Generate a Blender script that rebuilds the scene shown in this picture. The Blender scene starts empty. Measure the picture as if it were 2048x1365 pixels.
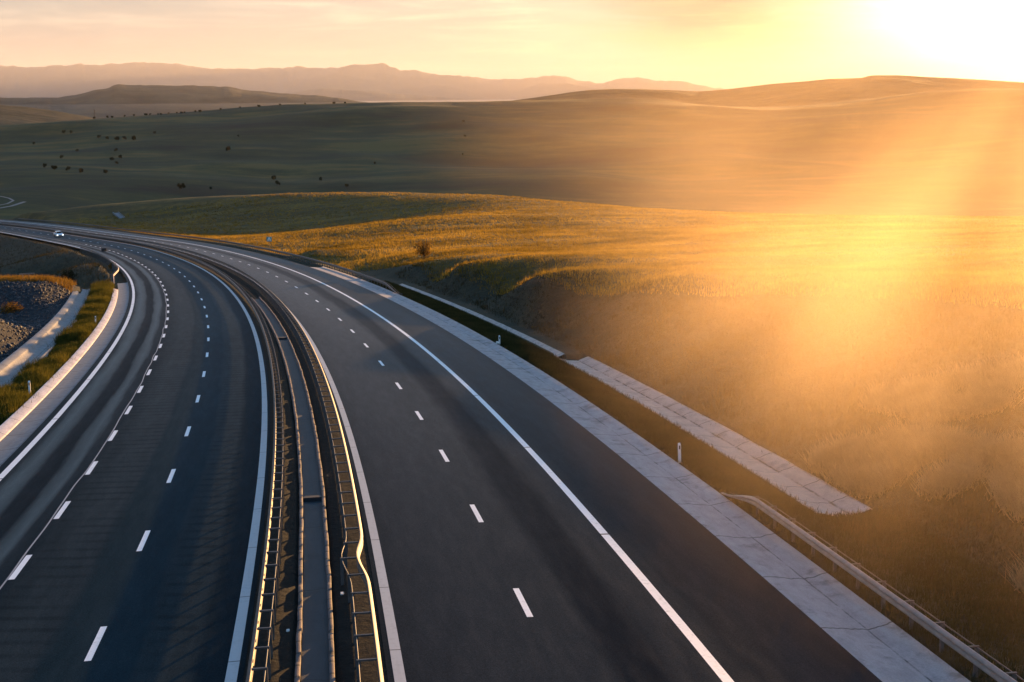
import bpy, bmesh, math, random
import numpy as np
from mathutils import Matrix, Vector
rng = np.random.default_rng(7); random.seed(7)
sc = bpy.context.scene
COL = sc.collection
PI = math.pi

# ------------------------------------------------------------------ camera
F, PITCH, ROLL, CAMZ = 2590.69, 0.186044, -0.007047, 15.8115      # focal length in pixels of a 2048 wide frame
cp, sp, cr, sr = math.cos(PITCH), math.sin(PITCH), math.cos(ROLL), math.sin(ROLL)
Rv, Dv, Fv = np.array([1., 0, 0]), np.array([0, -sp, -cp]), np.array([0, cp, -sp])
cam = bpy.data.cameras.new('camera'); camo = bpy.data.objects.new('camera', cam); COL.objects.link(camo)
X_, Y_ = cr*Rv - sr*Dv, -(sr*Rv + cr*Dv)
M = Matrix(((X_[0], Y_[0], -Fv[0], 0), (X_[1], Y_[1], -Fv[1], 0), (X_[2], Y_[2], -Fv[2], CAMZ), (0, 0, 0, 1)))
camo.matrix_world = M
cam.sensor_width = 36; cam.lens = 36*F/2048; cam.clip_start = .5; cam.clip_end = 40000
sc.camera = camo

def ray(u, v):
    a, b = (u-1024)/F, (v-682.5)/F
    return Fv + a*X_ - b*Y_
def at(u, v, D):
    """surveyed point: bearing and elevation seen in the photograph, at horizontal distance D"""
    r = ray(u, v); k = D/math.hypot(r[0], r[1])
    return np.array([r[0]*k, r[1]*k, CAMZ + r[2]*k])

# ------------------------------------------------------------------ road alignment
S = np.arange(-60, 541, 1.0)
KN = [-15, 20, 50, 80, 110, 150, 190, 230, 280, 340, 420]
KV = [.00064, .001145, .001013, .001036, .001056, .001081, .001103, .001009, .001112, .00091, .000786]
ZN = np.array([-60, -40, -15, 0, 25, 60, 100, 140, 180, 220, 270, 330, 380, 420, 480, 541.])
ZV = np.array([5.44, 4.18, 2.63, 1.65, 0, -2.33, -5.09, -7.77, -10.46, -13.13, -16.41, -20.34, -23.11, -25.09, -28.09, -31.1])
def cubic(xk, yk, x):
    n = len(xk); h = np.diff(xk); A = np.zeros((n, n)); b = np.zeros(n); A[0, 0] = A[-1, -1] = 1
    for i in range(1, n-1):
        A[i, i-1] = h[i-1]; A[i, i] = 2*(h[i-1]+h[i]); A[i, i+1] = h[i]
        b[i] = 6*((yk[i+1]-yk[i])/h[i]-(yk[i]-yk[i-1])/h[i-1])
    m = np.linalg.solve(A, b); j = np.clip(np.searchsorted(xk, x)-1, 0, n-2); d = x-xk[j]; hh = h[j]
    return yk[j]+d*((yk[j+1]-yk[j])/hh-hh*(2*m[j]+m[j+1])/6)+d*d*m[j]/2+d**3*(m[j+1]-m[j])/(6*hh)
_k = np.interp(S, KN, KV)
TH = np.concatenate([[0], np.cumsum((_k[1:]+_k[:-1])/2)]); TH += 0.150388-TH[60]
_dx, _dy = -np.sin(TH), np.cos(TH)
RX = np.concatenate([[0], np.cumsum((_dx[1:]+_dx[:-1])/2)]); RX += -5.489285-RX[60]
RY = np.concatenate([[0], np.cumsum((_dy[1:]+_dy[:-1])/2)]); RY += 33.764222-RY[60]
RZ = cubic(ZN, ZV, S)
def bank(s, o): return np.where(o < 0, .027877-.007726*np.minimum(s, 420)/100, -.020388+.00214*np.minimum(s, 420)/100)
def road(s, o, dz=0.0):
    s = np.asarray(s, float); o = np.asarray(o, float)+0*s; s = s+0*o
    t = np.interp(s, S, TH)
    z = np.interp(s, S, RZ)+bank(s, o)*np.clip(o, -18, 18)+dz
    return np.stack([np.interp(s, S, RX)+o*np.cos(t), np.interp(s, S, RY)+o*np.sin(t), z], -1)
def heading(s): return float(np.interp(s, S, TH))
_CS = np.arange(0, len(S), 12)
def so(x, y):
    x = np.asarray(x, float); y = np.asarray(y, float); s = np.empty(x.shape)
    for a in range(0, len(x), 20000):
        dd = (x[a:a+20000, None]-RX[_CS])**2+(y[a:a+20000, None]-RY[_CS])**2
        s[a:a+20000] = S[_CS][dd.argmin(1)]
    for _ in range(3):
        t = np.interp(s, S, TH); ex = x-np.interp(s, S, RX); ey = y-np.interp(s, S, RY)
        s = np.clip(s+(-ex*np.sin(t)+ey*np.cos(t))*.98, -60, 540)
    t = np.interp(s, S, TH)
    return s, (x-np.interp(s, S, RX))*np.cos(t)+(y-np.interp(s, S, RY))*np.sin(t)
def sm(x, a, b):
    t = np.clip((x-a)/(b-a), 0, 1); return t*t*(3-2*t)

# ------------------------------------------------------------------ small helpers
def tag(o, label=None, cat=None, group=None, kind=None):
    if label: o['label'] = label
    if cat: o['category'] = cat
    if group: o['group'] = group
    if kind: o['kind'] = kind
    return o
def obj(name, me, mat=None, parent=None):
    o = bpy.data.objects.new(name, me); COL.objects.link(o)
    if mat is not None and not me.materials: me.materials.append(mat)
    if parent is not None: o.parent = parent
    return o
def empty(name, loc, rz=0.0, **k):
    o = bpy.data.objects.new(name, None); COL.objects.link(o); o.location = loc; o.rotation_euler = (0, 0, rz)
    o.empty_display_size = .2
    return tag(o, **k)
def mesh(name, V, Fc, uv=None, smooth=False, attrs=None):
    """V (n,3); Fc (m,3|4) array or list of arrays; uv per vertex (n,2)"""
    me = bpy.data.meshes.new(name)
    V = np.asarray(V, np.float32); FL = Fc if isinstance(Fc, list) else [Fc]
    FL = [np.asarray(f, np.int32) for f in FL if len(f)]
    li = np.concatenate([f.ravel() for f in FL]); tot = np.concatenate([np.full(len(f), f.shape[1], np.int32) for f in FL])
    me.vertices.add(len(V)); me.vertices.foreach_set('co', V.ravel())
    me.loops.add(len(li)); me.loops.foreach_set('vertex_index', li)
    me.polygons.add(len(tot)); me.polygons.foreach_set('loop_start', np.concatenate([[0], np.cumsum(tot)[:-1]]).astype(np.int32))
    if smooth: me.polygons.foreach_set('use_smooth', np.ones(len(tot), bool))
    me.update(calc_edges=True)
    if uv is not None:
        l = me.uv_layers.new(name='UVMap'); l.data.foreach_set('uv', np.asarray(uv, np.float32)[li].ravel())
    for n, a in (attrs or {}).items():
        at_ = me.attributes.new(n, 'FLOAT', 'POINT'); at_.data.foreach_set('value', np.asarray(a, np.float32))
    return me
def grid_faces(n, m, flip=False):
    i, j = np.meshgrid(np.arange(n-1), np.arange(m-1), indexing='ij'); a = (i*m+j).ravel()
    f = np.stack([a, a+m, a+m+1, a+1], 1)
    return f[:, ::-1] if flip else f
class MB:
    def __init__(s): s.V = []; s.F = []; s.n = 0
    def add(s, V, Fs):
        V = np.asarray(V, float); s.V.append(V)
        for f in Fs: s.F.append([int(i)+s.n for i in f])
        s.n += len(V); return s
    def box(s, x0, x1, y0, y1, z0, z1, T=None):
        V = np.array([(x, y, z) for x in (x0, x1) for y in (y0, y1) for z in (z0, z1)], float)
        if T is not None: V = T(V)
        return s.add(V, [(0, 1, 3, 2), (4, 6, 7, 5), (0, 4, 5, 1), (2, 3, 7, 6), (0, 2, 6, 4), (1, 5, 7, 3)])
    def tube(s, p, q, r0, r1=None, n=8):
        p, q = np.array(p, float), np.array(q, float); r1 = r0 if r1 is None else r1; d = q-p; d /= np.linalg.norm(d)
        a = np.cross(d, [0, 0, 1.] if abs(d[2]) < .9 else [1., 0, 0]); a /= np.linalg.norm(a); b = np.cross(d, a)
        t = np.arange(n)*2*PI/n; c = np.cos(t)[:, None]*a+np.sin(t)[:, None]*b
        return s.add(np.concatenate([p+c*r0, q+c*r1]), [(i, (i+1) % n, n+(i+1) % n, n+i) for i in range(n)]+[tuple(range(n-1, -1, -1)), tuple(range(n, 2*n))])
    def build(s, name, mat=None, parent=None, bevel=0.0, smooth=False):
        me = bpy.data.meshes.new(name); me.from_pydata([tuple(v) for v in np.concatenate(s.V)], [], s.F); me.update()
        bm = bmesh.new(); bm.from_mesh(me)
        if bevel: bmesh.ops.bevel(bm, geom=list(bm.edges), offset=bevel, segments=2, affect='EDGES', profile=.6)
        bmesh.ops.recalc_face_normals(bm, faces=list(bm.faces)); bm.to_mesh(me); bm.free()
        if smooth:
            for p in me.polygons: p.use_smooth = True
        return obj(name, me, mat, parent)
def sweep(name, ss, prof, mat, parent=None, closed=True, off=None, hz=None, dz=0.0, caps=True, smooth=False, uvscale=1.0):
    """profile (offset, height) pairs swept along the road; off(s) shifts sideways, hz(s) scales the height"""
    ss = np.asarray(ss, float); prof = np.asarray(prof, float); n, m = len(ss), len(prof)
    so_ = np.repeat(ss, m); oo = np.tile(prof[:, 0], n); hh = np.tile(prof[:, 1], n)
    if hz is not None: hh = hh*np.repeat(hz(ss), m)
    if off is not None: oo = oo+np.repeat(off(ss), m)
    V = road(so_, oo); V[:, 2] += hh+dz
    per = np.concatenate([[0], np.cumsum(np.hypot(*np.diff(prof, axis=0).T))])
    uv = np.stack([so_*uvscale, oo], 1)
    fs = grid_faces(n, m); FL = [fs]
    if closed:
        a = np.arange(n-1)*m
        FL.append(np.stack([a+m-1, a+2*m-1, a+m, a], 1))
        if caps: FL.append(np.array([list(range(m))])); FL.append(np.array([[(n-1)*m+i for i in range(m)][::-1]]))
    me = mesh(name, V, FL, uv, smooth)
    bm = bmesh.new(); bm.from_mesh(me); bmesh.ops.recalc_face_normals(bm, faces=list(bm.faces)); bm.to_mesh(me); bm.free()
    return obj(name, me, mat, parent)
def sheet(name, ss, oo, mat, parent=None, dz=0.0, prof=None):
    """open strip following the road surface"""
    ss = np.asarray(ss, float); oo = np.asarray(oo, float)
    so_ = np.repeat(ss, len(oo)); o2 = np.tile(oo, len(ss)); V = road(so_, o2, dz)
    if prof is not None: V[:, 2] += np.tile(prof, len(ss))
    me = mesh(name, V, grid_faces(len(ss), len(oo), True), np.stack([so_, o2], 1), True)
    return obj(name, me, mat, parent)

# ------------------------------------------------------------------ materials
class NG:
    def __init__(s, name, world=False):
        if world: s.m = bpy.data.worlds.new(name); sc.world = s.m
        else: s.m = bpy.data.materials.new(name)
        s.m.use_nodes = True; s.t = s.m.node_tree; s.t.nodes.clear()
        s.out = s.t.nodes.new('ShaderNodeOutputWorld' if world else 'ShaderNodeOutputMaterial')
    def n(s, typ, ins=None, **k):
        nd = s.t.nodes.new('ShaderNode'+typ)
        for a, b in k.items(): setattr(nd, a, b)
        for a, b in (ins or {}).items():
            sock = nd.inputs[a]
            if isinstance(b, bpy.types.NodeSocket): s.t.links.new(b, sock)
            else: sock.default_value = b
        return nd
    def link(s, a, b): s.t.links.new(a, b)
    def math(s, op, a, b=0.0, c=0.0, clamp=False):
        return s.n('Math', {0: a, 1: b, 2: c}, operation=op, use_clamp=clamp).outputs[0]
    def mix(s, f, a, b, mode='MIX'):
        nd = s.n('Mix', None, data_type='RGBA', blend_type=mode)
        for i, v in ((0, f), (6, a), (7, b)):
            if isinstance(v, bpy.types.NodeSocket): s.t.links.new(v, nd.inputs[i])
            else: nd.inputs[i].default_value = (v if i == 0 else (*v, 1) if len(v) == 3 else v)
        return nd.outputs[2]
    def ramp(s, f, stops, interp='LINEAR'):
        nd = s.n('ValToRGB', {0: f}); e = nd.color_ramp.elements; nd.color_ramp.interpolation = interp
        while len(e) < len(stops): e.new(.5)
        for el, (p, c) in zip(e, stops): el.position = p; el.color = (*c, 1) if hasattr(c, '__len__') else (c, c, c, 1)
        return nd.outputs[0]
    def noise(s, vec, scale, detail=4, rough=.6, dist=0.0):
        return s.n('TexNoise', {'Vector': vec, 'Scale': scale, 'Detail': detail, 'Roughness': rough, 'Distortion': dist}).outputs[0]
    def pos(s): return s.n('NewGeometry').outputs['Position']
    def mapv(s, vec, scale=(1, 1, 1), rot=(0, 0, 0)): return s.n('Mapping', {0: vec, 2: rot, 3: scale}).outputs[0]
    def uv(s): return s.n('UVMap', uv_map='UVMap').outputs[0]
    def rng(s, v, a, b, c=0.0, d=1.0, typ='SMOOTHSTEP'):
        return s.n('MapRange', {0: v, 1: a, 2: b, 3: c, 4: d}, interpolation_type=typ).outputs[0]
    def bsdf(s, col, rough=.7, bump=None, bstr=.5, bdist=.02, spec=.5, metal=0.0, **k):
        p = s.n('BsdfPrincipled', {'Roughness': rough, 'Metallic': metal, 'Specular IOR Level': spec})
        if isinstance(col, bpy.types.NodeSocket): s.link(col, p.inputs['Base Color'])
        else: p.inputs['Base Color'].default_value = (*col, 1)
        for a, b in k.items(): p.inputs[a].default_value = b
        if bump is not None:
            b = s.n('Bump', {'Height': bump, 'Strength': bstr, 'Distance': bdist}); s.link(b.outputs[0], p.inputs['Normal'])
        s.link(p.outputs[0], s.out.inputs['Surface']); return s.m

def plain(name, col, rough=.6, metal=0.0, var=.25, scale=6.0, spec=.5):
    g = NG(name); p = g.pos(); nz = g.noise(p, scale, 5)
    c = g.mix(g.rng(nz, .3, .75), tuple(x*(1-var) for x in col), tuple(min(1, x*(1+var)) for x in col))
    return g.bsdf(c, rough, nz, .15, .01, spec, metal)

def asphalt(name, stops, o0, o1, ribs, tone, sheen):
    g = NG(name); uv = g.uv(); sep = g.n('SeparateXYZ', {0: uv}); s_, o_ = sep.outputs[0], sep.outputs[1]
    p = g.pos()
    wob = g.math('MULTIPLY', g.math('SUBTRACT', g.noise(g.mapv(uv, (.05, .8, 1)), 1.0, 4), .5), .9)
    f = g.math('DIVIDE', g.math('SUBTRACT', g.math('ADD', o_, wob), o0), o1-o0)
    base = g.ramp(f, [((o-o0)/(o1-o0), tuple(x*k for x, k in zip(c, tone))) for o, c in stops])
    # worn streaks lengthways, blotches, fine aggregate
    st = g.noise(g.mapv(uv, (.35, 2.2, 1)), 1.0, 6, .7)
    base = g.mix(g.rng(st, .35, .75), base, g.mix(1.0, base, (1.15, 1.14, 1.13), 'MULTIPLY'))
    bl = g.noise(g.mapv(uv, (.02, .12, 1)), 1.0, 5, .6)
    base = g.mix(g.rng(bl, .4, .7), base, g.mix(1.0, base, (.82, .83, .85), 'MULTIPLY'))
    ag = g.noise(p, 28.0, 4, .8)
    base = g.mix(g.rng(ag, .35, .75), g.mix(1.0, base, (.75, .75, .75), 'MULTIPLY'), g.mix(1.0, base, (1.7, 1.7, 1.7), 'MULTIPLY'))
    if ribs:
        ph = g.math('MULTIPLY', g.math('ADD', g.math('ADD', s_, g.math('MULTIPLY', o_, .22)), g.math('MULTIPLY', bl, 1.2)), 2*PI/1.03)
        w = g.rng(g.math('SINE', ph), .1, .95)
        msk = None
        for a, b in ribs:
            mk = g.math('MULTIPLY', g.rng(o_, a-.25, a+.25), g.rng(o_, b-.25, b+.25, 1, 0))
            msk = mk if msk is None else g.math('MAXIMUM', msk, mk)
        msk = g.math('MULTIPLY', msk, g.rng(g.noise(g.mapv(uv, (.3, .5, 1)), 1.0, 3), .3, .6))
        base = g.mix(g.math('MULTIPLY', g.math('MULTIPLY', w, msk), .55), base, g.mix(1.0, base, (.55, .57, .6), 'MULTIPLY'))
    rough = g.rng(st, .3, .8, .35, .55)
    bp = g.math('ADD', g.noise(p, 60.0, 2), g.math('MULTIPLY', st, .6))
    bn = g.n('Bump', {'Height': bp, 'Strength': .3, 'Distance': .01}).outputs[0]
    d = g.n('BsdfDiffuse', {'Color': base, 'Normal': bn}); gl = g.n('BsdfGlossy', {'Color': (1, 1, 1, 1), 'Roughness': rough, 'Normal': bn})
    sh = g.math('MULTIPLY', g.rng(g.math('ADD', st, g.math('MULTIPLY', bl, .5)), .55, 1.1), .005)
    fc = g.n('LayerWeight', {'Blend': .5, 'Normal': g.n('NewGeometry').outputs['Normal']}).outputs['Facing']
    sh = g.math('ADD', sh, g.math('MULTIPLY', g.math('POWER', fc, 8.5), g.math('MULTIPLY', g.rng(g.n('RGBToBW', {0: base}).outputs[0], .006, .045, .35, 1.5, 'LINEAR'), sheen)))
    mx = g.n('MixShader', {0: sh, 1: d.outputs[0], 2: gl.outputs[0]}); g.link(mx.outputs[0], g.out.inputs['Surface']); return g.m

def concrete(name, col, dark, joint=None, jw=.03, mott=1.0, rough=.75, along=0.5, oj=None):
    g = NG(name); uv = g.uv(); p = g.pos()
    n1 = g.noise(g.mapv(uv, (along, 2.5, 1)), 1.0, 6, .7); n2 = g.noise(p, .9, 5, .65); n3 = g.noise(p, 22.0, 3, .7)
    c = g.mix(g.rng(n1, .35, .7), col, tuple(.72*x for x in col))
    c = g.mix(g.math('MULTIPLY', g.rng(n2, .52, .72), .75*mott), c, dark)
    c = g.mix(g.rng(n3, .3, .8), c, g.mix(1.0, c, (1.3, 1.3, 1.3), 'MULTIPLY'))
    h = g.math('ADD', n3, n1)
    if joint:
        sep = g.n('SeparateXYZ', {0: uv})
        a = g.math('ADD', sep.outputs[0], g.math('MULTIPLY', g.noise(g.mapv(uv, (.2, 1.5, 1)), 1.0, 2), .5))
        fr = g.math('ABSOLUTE', g.math('SUBTRACT', g.math('FRACT', g.math('DIVIDE', a, joint)), .5))
        j = g.rng(fr, jw/joint*.5, jw/joint, 1, 0)
        if oj is not None:
            d = g.math('ABSOLUTE', g.math('SUBTRACT', g.math('ADD', sep.outputs[1], g.math('MULTIPLY', g.math('SUBTRACT', n1, .5), .12)), oj))
            j = g.math('MAXIMUM', j, g.math('MULTIPLY', g.rng(d, .012, .04, 1, 0), g.rng(n2, .35, .6)))
        c = g.mix(g.math('MULTIPLY', j, .85), c, (.018, .018, .017))
        h = g.math('SUBTRACT', h, j)
    return g.bsdf(c, rough, h, .35, .015, .4)

def paint(name, col, worn, crack=None):
    g = NG(name); p = g.pos(); uv = g.uv()
    n1 = g.noise(p, 5.0, 6, .7); n2 = g.noise(g.mapv(uv, (.3, 6, 1)), 1.0, 4)
    c = g.mix(g.rng(n1, .5, .78), col, worn); c = g.mix(g.math('MULTIPLY', g.rng(n2, .5, .75), .35), c, worn)
    if crack:
        sx = g.n('SeparateXYZ', {0: uv}).outputs[0]
        fr = g.math('ABSOLUTE', g.math('SUBTRACT', g.math('FRACT', g.math('DIVIDE', sx, crack)), .5))
        c = g.mix(g.rng(fr, .004, .007, .9, 0), c, (.03, .03, .03))
    return g.bsdf(c, .55, n1, .2, .004)

def grass_mat(name, cols, trans=.5, scale=.35, attr=False):
    """thin blades: diffuse front plus light passing through"""
    g = NG(name); p = g.pos(); n1 = g.noise(p, scale, 4, .65); n2 = g.noise(p, scale*14, 3, .7)
    f = g.math('ADD', g.math('MULTIPLY', n1, .6), g.math('MULTIPLY', n2, .4))
    k = len(cols); c = g.ramp(f, [(.32+.36*i/(k-1), cc) for i, cc in enumerate(cols)])
    d = g.n('BsdfDiffuse', {'Color': c, 'Roughness': .3}); t = g.n('BsdfTranslucent', {'Color': g.mix(1.0, c, (1.15, 1.05, .8), 'MULTIPLY')})
    mx = g.n('MixShader', {0: trans, 1: d.outputs[0], 2: t.outputs[0]}); g.link(mx.outputs[0], g.out.inputs['Surface'])
    return g.m

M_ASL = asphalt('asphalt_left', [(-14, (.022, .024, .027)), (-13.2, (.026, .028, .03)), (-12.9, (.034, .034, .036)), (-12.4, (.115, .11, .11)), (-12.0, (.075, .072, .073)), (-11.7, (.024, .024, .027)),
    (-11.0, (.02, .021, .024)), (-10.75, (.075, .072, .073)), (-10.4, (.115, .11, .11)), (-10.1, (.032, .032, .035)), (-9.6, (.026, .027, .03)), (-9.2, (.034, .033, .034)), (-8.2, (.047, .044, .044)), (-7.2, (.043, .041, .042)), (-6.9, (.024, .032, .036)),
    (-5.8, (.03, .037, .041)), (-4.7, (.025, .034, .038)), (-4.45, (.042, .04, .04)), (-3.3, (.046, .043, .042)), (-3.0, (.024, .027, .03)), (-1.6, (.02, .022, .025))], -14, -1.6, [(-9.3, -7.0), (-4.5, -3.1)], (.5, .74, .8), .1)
M_ASR = asphalt('asphalt_right', [(1.6, (.03, .03, .032)), (2.6, (.046, .043, .043)), (4.5, (.052, .048, .047)), (5.9, (.05, .047, .046)), (7.0, (.05, .047, .046)), (7.5, (.026, .027, .03)), (8.4, (.022, .023, .026)), (8.9, (.044, .042, .042)),
    (9.9, (.046, .044, .044)), (10.6, (.036, .035, .036)), (12.5, (.04, .038, .038)), (13.8, (.03, .03, .032))], 1.6, 13.8, None, (.52, .62, .66), .19)
M_MARK = paint('white_marking', (.82, .82, .80), (.5, .5, .49), 15.0)
M_DASH = paint('dash_marking', (.85, .85, .83), (.6, .6, .58))
M_STRIP = paint('pale_strip', (.42, .43, .43), (.3, .3, .3), 5.3)
M_GUT = concrete('gutter_concrete', (.31, .29, .285), (.09, .085, .082), 4.6, .05, 1.15, oj=14.95, along=.9)
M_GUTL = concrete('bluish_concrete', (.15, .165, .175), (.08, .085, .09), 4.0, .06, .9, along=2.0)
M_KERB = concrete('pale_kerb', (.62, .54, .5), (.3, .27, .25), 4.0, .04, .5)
M_DITCH = concrete('ditch_concrete', (.4, .37, .35), (.14, .13, .12), 2.6, .05, 1.0)
M_MKERB = concrete('median_kerb', (.13, .095, .085), (.06, .055, .05), .85, .08, 1.3, along=1.5)
M_MDRAIN = concrete('drain_bed', (.028, .031, .034), (.015, .016, .017), 7.3, .06, 1.0)
M_STEEL = plain('galvanised_steel', (.085, .068, .06), .6, .1, .35, 3.0)
M_STEELP = plain('pale_steel', (.27, .2, .17), .55, .1, .2, 3.0)
M_POST = plain('post_steel', (.1, .1, .1), .6, .4, .3, 4.0)
M_STEELD = plain('weathered_steel', (.07, .068, .065), .55, .3, .3, 4.0)
M_WHITE = plain('white_plastic', (.75, .75, .73), .45, 0, .08)
M_BLACK = plain('black_plastic', (.02, .02, .02), .5, 0, .1)
M_WOOD = plain('grey_wood', (.2, .16, .12), .8, 0, .35)

# ------------------------------------------------------------------ terrain survey -> thin plate spline
C = []
def cadd(u, v, D, dz=0): q = at(u, v, D); C.append((q[0], q[1], q[2]+dz))
for s in (-55, -30, -5, 20, 45, 70, 95, 120):
    for o, dz in ((-21, -.3), (-34, -.9), (21.2, .1), (0, -.2)):
        q = road(s, o)[()] ; C.append((q[0], q[1], q[2]+dz))
for s in (145, 175, 205, 240, 280, 320, 365, 410, 460, 520):
    for o, dz in ((0, -.3), (17.5, -.5), (-17, -.4)):
        q = road(s, o); C.append((q[0], q[1], q[2]+dz))
    if s >= 205: q = road(s, -29); C.append((q[0], q[1], q[2]-4.5))
    if s >= 240: q = road(s, -48); C.append((q[0], q[1], q[2]-7))
for s in (330, 410, 480): q = road(s, -100); C.append((q[0], q[1], q[2]-11))
CREST = [(731, 540, 192), (817, 529, 180), (900, 536, 153), (1000, 541, 134), (1100, 548, 119), (1300, 573, 103), (1480, 582, 95), (1610, 580, 90), (1738, 583, 86), (1920, 592, 80), (2048, 602, 75), (2250, 620, 69), (2600, 645, 62)]
for c in CREST:
    cadd(*c); q = at(*c)
    if c[0] >= 900:
        s_, o_ = (float(k[0]) for k in so(q[0:1], q[1:2])); e_ = road(s_, 21.2)
        for fr in (.3, .62, .85): m_ = road(s_, 21.2+fr*(o_-21.2)); C.append((m_[0], m_[1], e_[2]+.1+(q[2]-e_[2]-.1)*fr**.9))
    if c[0] >= 800:
        d2 = float(np.interp(c[0], [830, 1100, 1400, 1700, 2048, 2400], [222, 200, 170, 160, 130, 120])); f2 = at(c[0], 500, d2)
        for fr in (.3, .62):
            h_ = at(c[0], c[1], c[2]+fr*(d2-c[2])); C.append((h_[0], h_[1], q[2]+(f2[2]-q[2])*fr**1.15))
            if fr > .5: f3 = at(c[0], 470, d2+55); C.append(((f2[0]+f3[0])/2, (f2[1]+f3[1])/2, (f2[2]+f3[2])/2+.1))
for c in [(600, 500, 230), (830, 503, 222), (1100, 500, 200), (1400, 500, 170), (1700, 490, 160), (2048, 500, 130), (2400, 500, 120),
          (830, 440, 330), (1100, 450, 300), (1400, 460, 262), (1700, 455, 245), (2048, 460, 225), (2500, 460, 220),
          (450, 472, 400), (600, 465, 390), (500, 440, 450), (640, 440, 430), (700, 456, 370), (380, 440, 470), (300, 436, 490)]: cadd(*c)
RIDGE = [(-120, 440, 560), (0, 432, 545), (100, 422, 535), (180, 411, 528), (250, 408, 520), (330, 402, 514), (400, 398, 508), (560, 390, 495), (700, 387, 488), (830, 387, 480), (1000, 393, 460), (1200, 410, 425), (1400, 424, 392), (1600, 431, 372), (1800, 434, 360), (2048, 437, 350), (2500, 440, 345)]
for c in RIDGE: cadd(*c)
for u, v, D in RIDGE: q = at(u, v, D+45); C.append((q[0], q[1], at(u, v, D)[2]-5.5))
for u in range(-400, 2500, 290): q = at(u, 400, 660); C.append((q[0], q[1], -42))
for u in range(-400, 2500, 290): q = at(u, 400, 830); C.append((q[0], q[1], -42.5))
for c in [(0, 562, 176), (80, 561, 178), (155, 567, 174), (-150, 560, 180), (60, 575, 163), (-100, 640, 110)]: cadd(*c)
for u, z in ((-100, -20), (0, -20), (90, -19.5), (170, -17)): q = at(u, 560, 205); C.append((q[0], q[1], z))
for u, z in ((-100, -27), (20, -26)): q = at(u, 560, 250); C.append((q[0], q[1], z))
HILL = [(-400, 275), (-200, 264), (0, 252), (90, 245), (180, 238), (260, 232), (350, 227), (450, 220), (560, 212), (640, 209), (700, 207), (800, 205), (900, 206), (1000, 206), (1100, 203), (1230, 197), (1330, 200), (1400, 210), (1500, 215), (1600, 210), (1720, 203), (1860, 186), (1960, 179), (2048, 180), (2250, 190), (2600, 215)]
for u, v in HILL: cadd(u, v, 1500); q = at(u, v, 1750); C.append((q[0], q[1], at(u, v, 1500)[2]-12))
for u in range(-300, 2500, 350): cadd(u, np.interp(u, *zip(*HILL))*.62+.38*395, 1190)
C = np.array(C)
sel = np.ones(len(C), bool)
for i in range(len(C)):
    for j in range(i):
        if sel[j] and np.hypot(*(C[i, :2]-C[j, :2])) < 4: sel[i] = False; break
C = C[sel]
def tps_fit(P, z, lam):
    n = len(P); P = P/500.; r2 = ((P[:, None]-P[None])**2).sum(2)+1e-12; K = .5*r2*np.log(r2)
    A = np.zeros((n+3, n+3)); A[:n, :n] = K+lam*np.eye(n); A[:n, n] = 1; A[:n, n+1:] = P; A[n:, :n] = A[:n, n:].T
    return P, np.linalg.solve(A, np.concatenate([z, [0, 0, 0]]))
TP, TW = tps_fit(C[:, :2], C[:, 2], 1e-5)
def tps(x, y):
    out = np.empty(len(x))
    for a in range(0, len(x), 8000):
        q = np.stack([x[a:a+8000], y[a:a+8000]], 1)/500.; r2 = (q**2).sum(1)[:, None]+(TP**2).sum(1)-2*q@TP.T; r2 = np.maximum(r2, 1e-12)
        out[a:a+8000] = (.5*r2*np.log(r2))@TW[:-3]+TW[-3]+q@TW[-2:]
    return out
_VN = {}
def vnoise(x, y, sc_, seed):
    if seed not in _VN: _VN[seed] = np.random.default_rng(seed).random((256, 256))
    r = _VN[seed]; x = x/sc_; y = y/sc_; xi = np.floor(x).astype(int); yi = np.floor(y).astype(int)
    fx, fy = x-xi, y-yi; fx = fx*fx*(3-2*fx); fy = fy*fy*(3-2*fy); g = lambda a, b: r[a % 256, b % 256]
    return (g(xi, yi)*(1-fx)+g(xi+1, yi)*fx)*(1-fy)+(g(xi, yi+1)*(1-fx)+g(xi+1, yi+1)*fx)*fy-.5
AZ = np.linspace(-.75, .75, 640); LD = np.linspace(math.log(9), math.log(1750), 480)
ga, gd = np.meshgrid(AZ, LD, indexing='ij'); GX = (np.exp(gd)*np.sin(ga)).ravel(); GY = (np.exp(gd)*np.cos(ga)).ravel()
GS, GO = so(GX, GY); GD = np.exp(gd).ravel()
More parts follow.
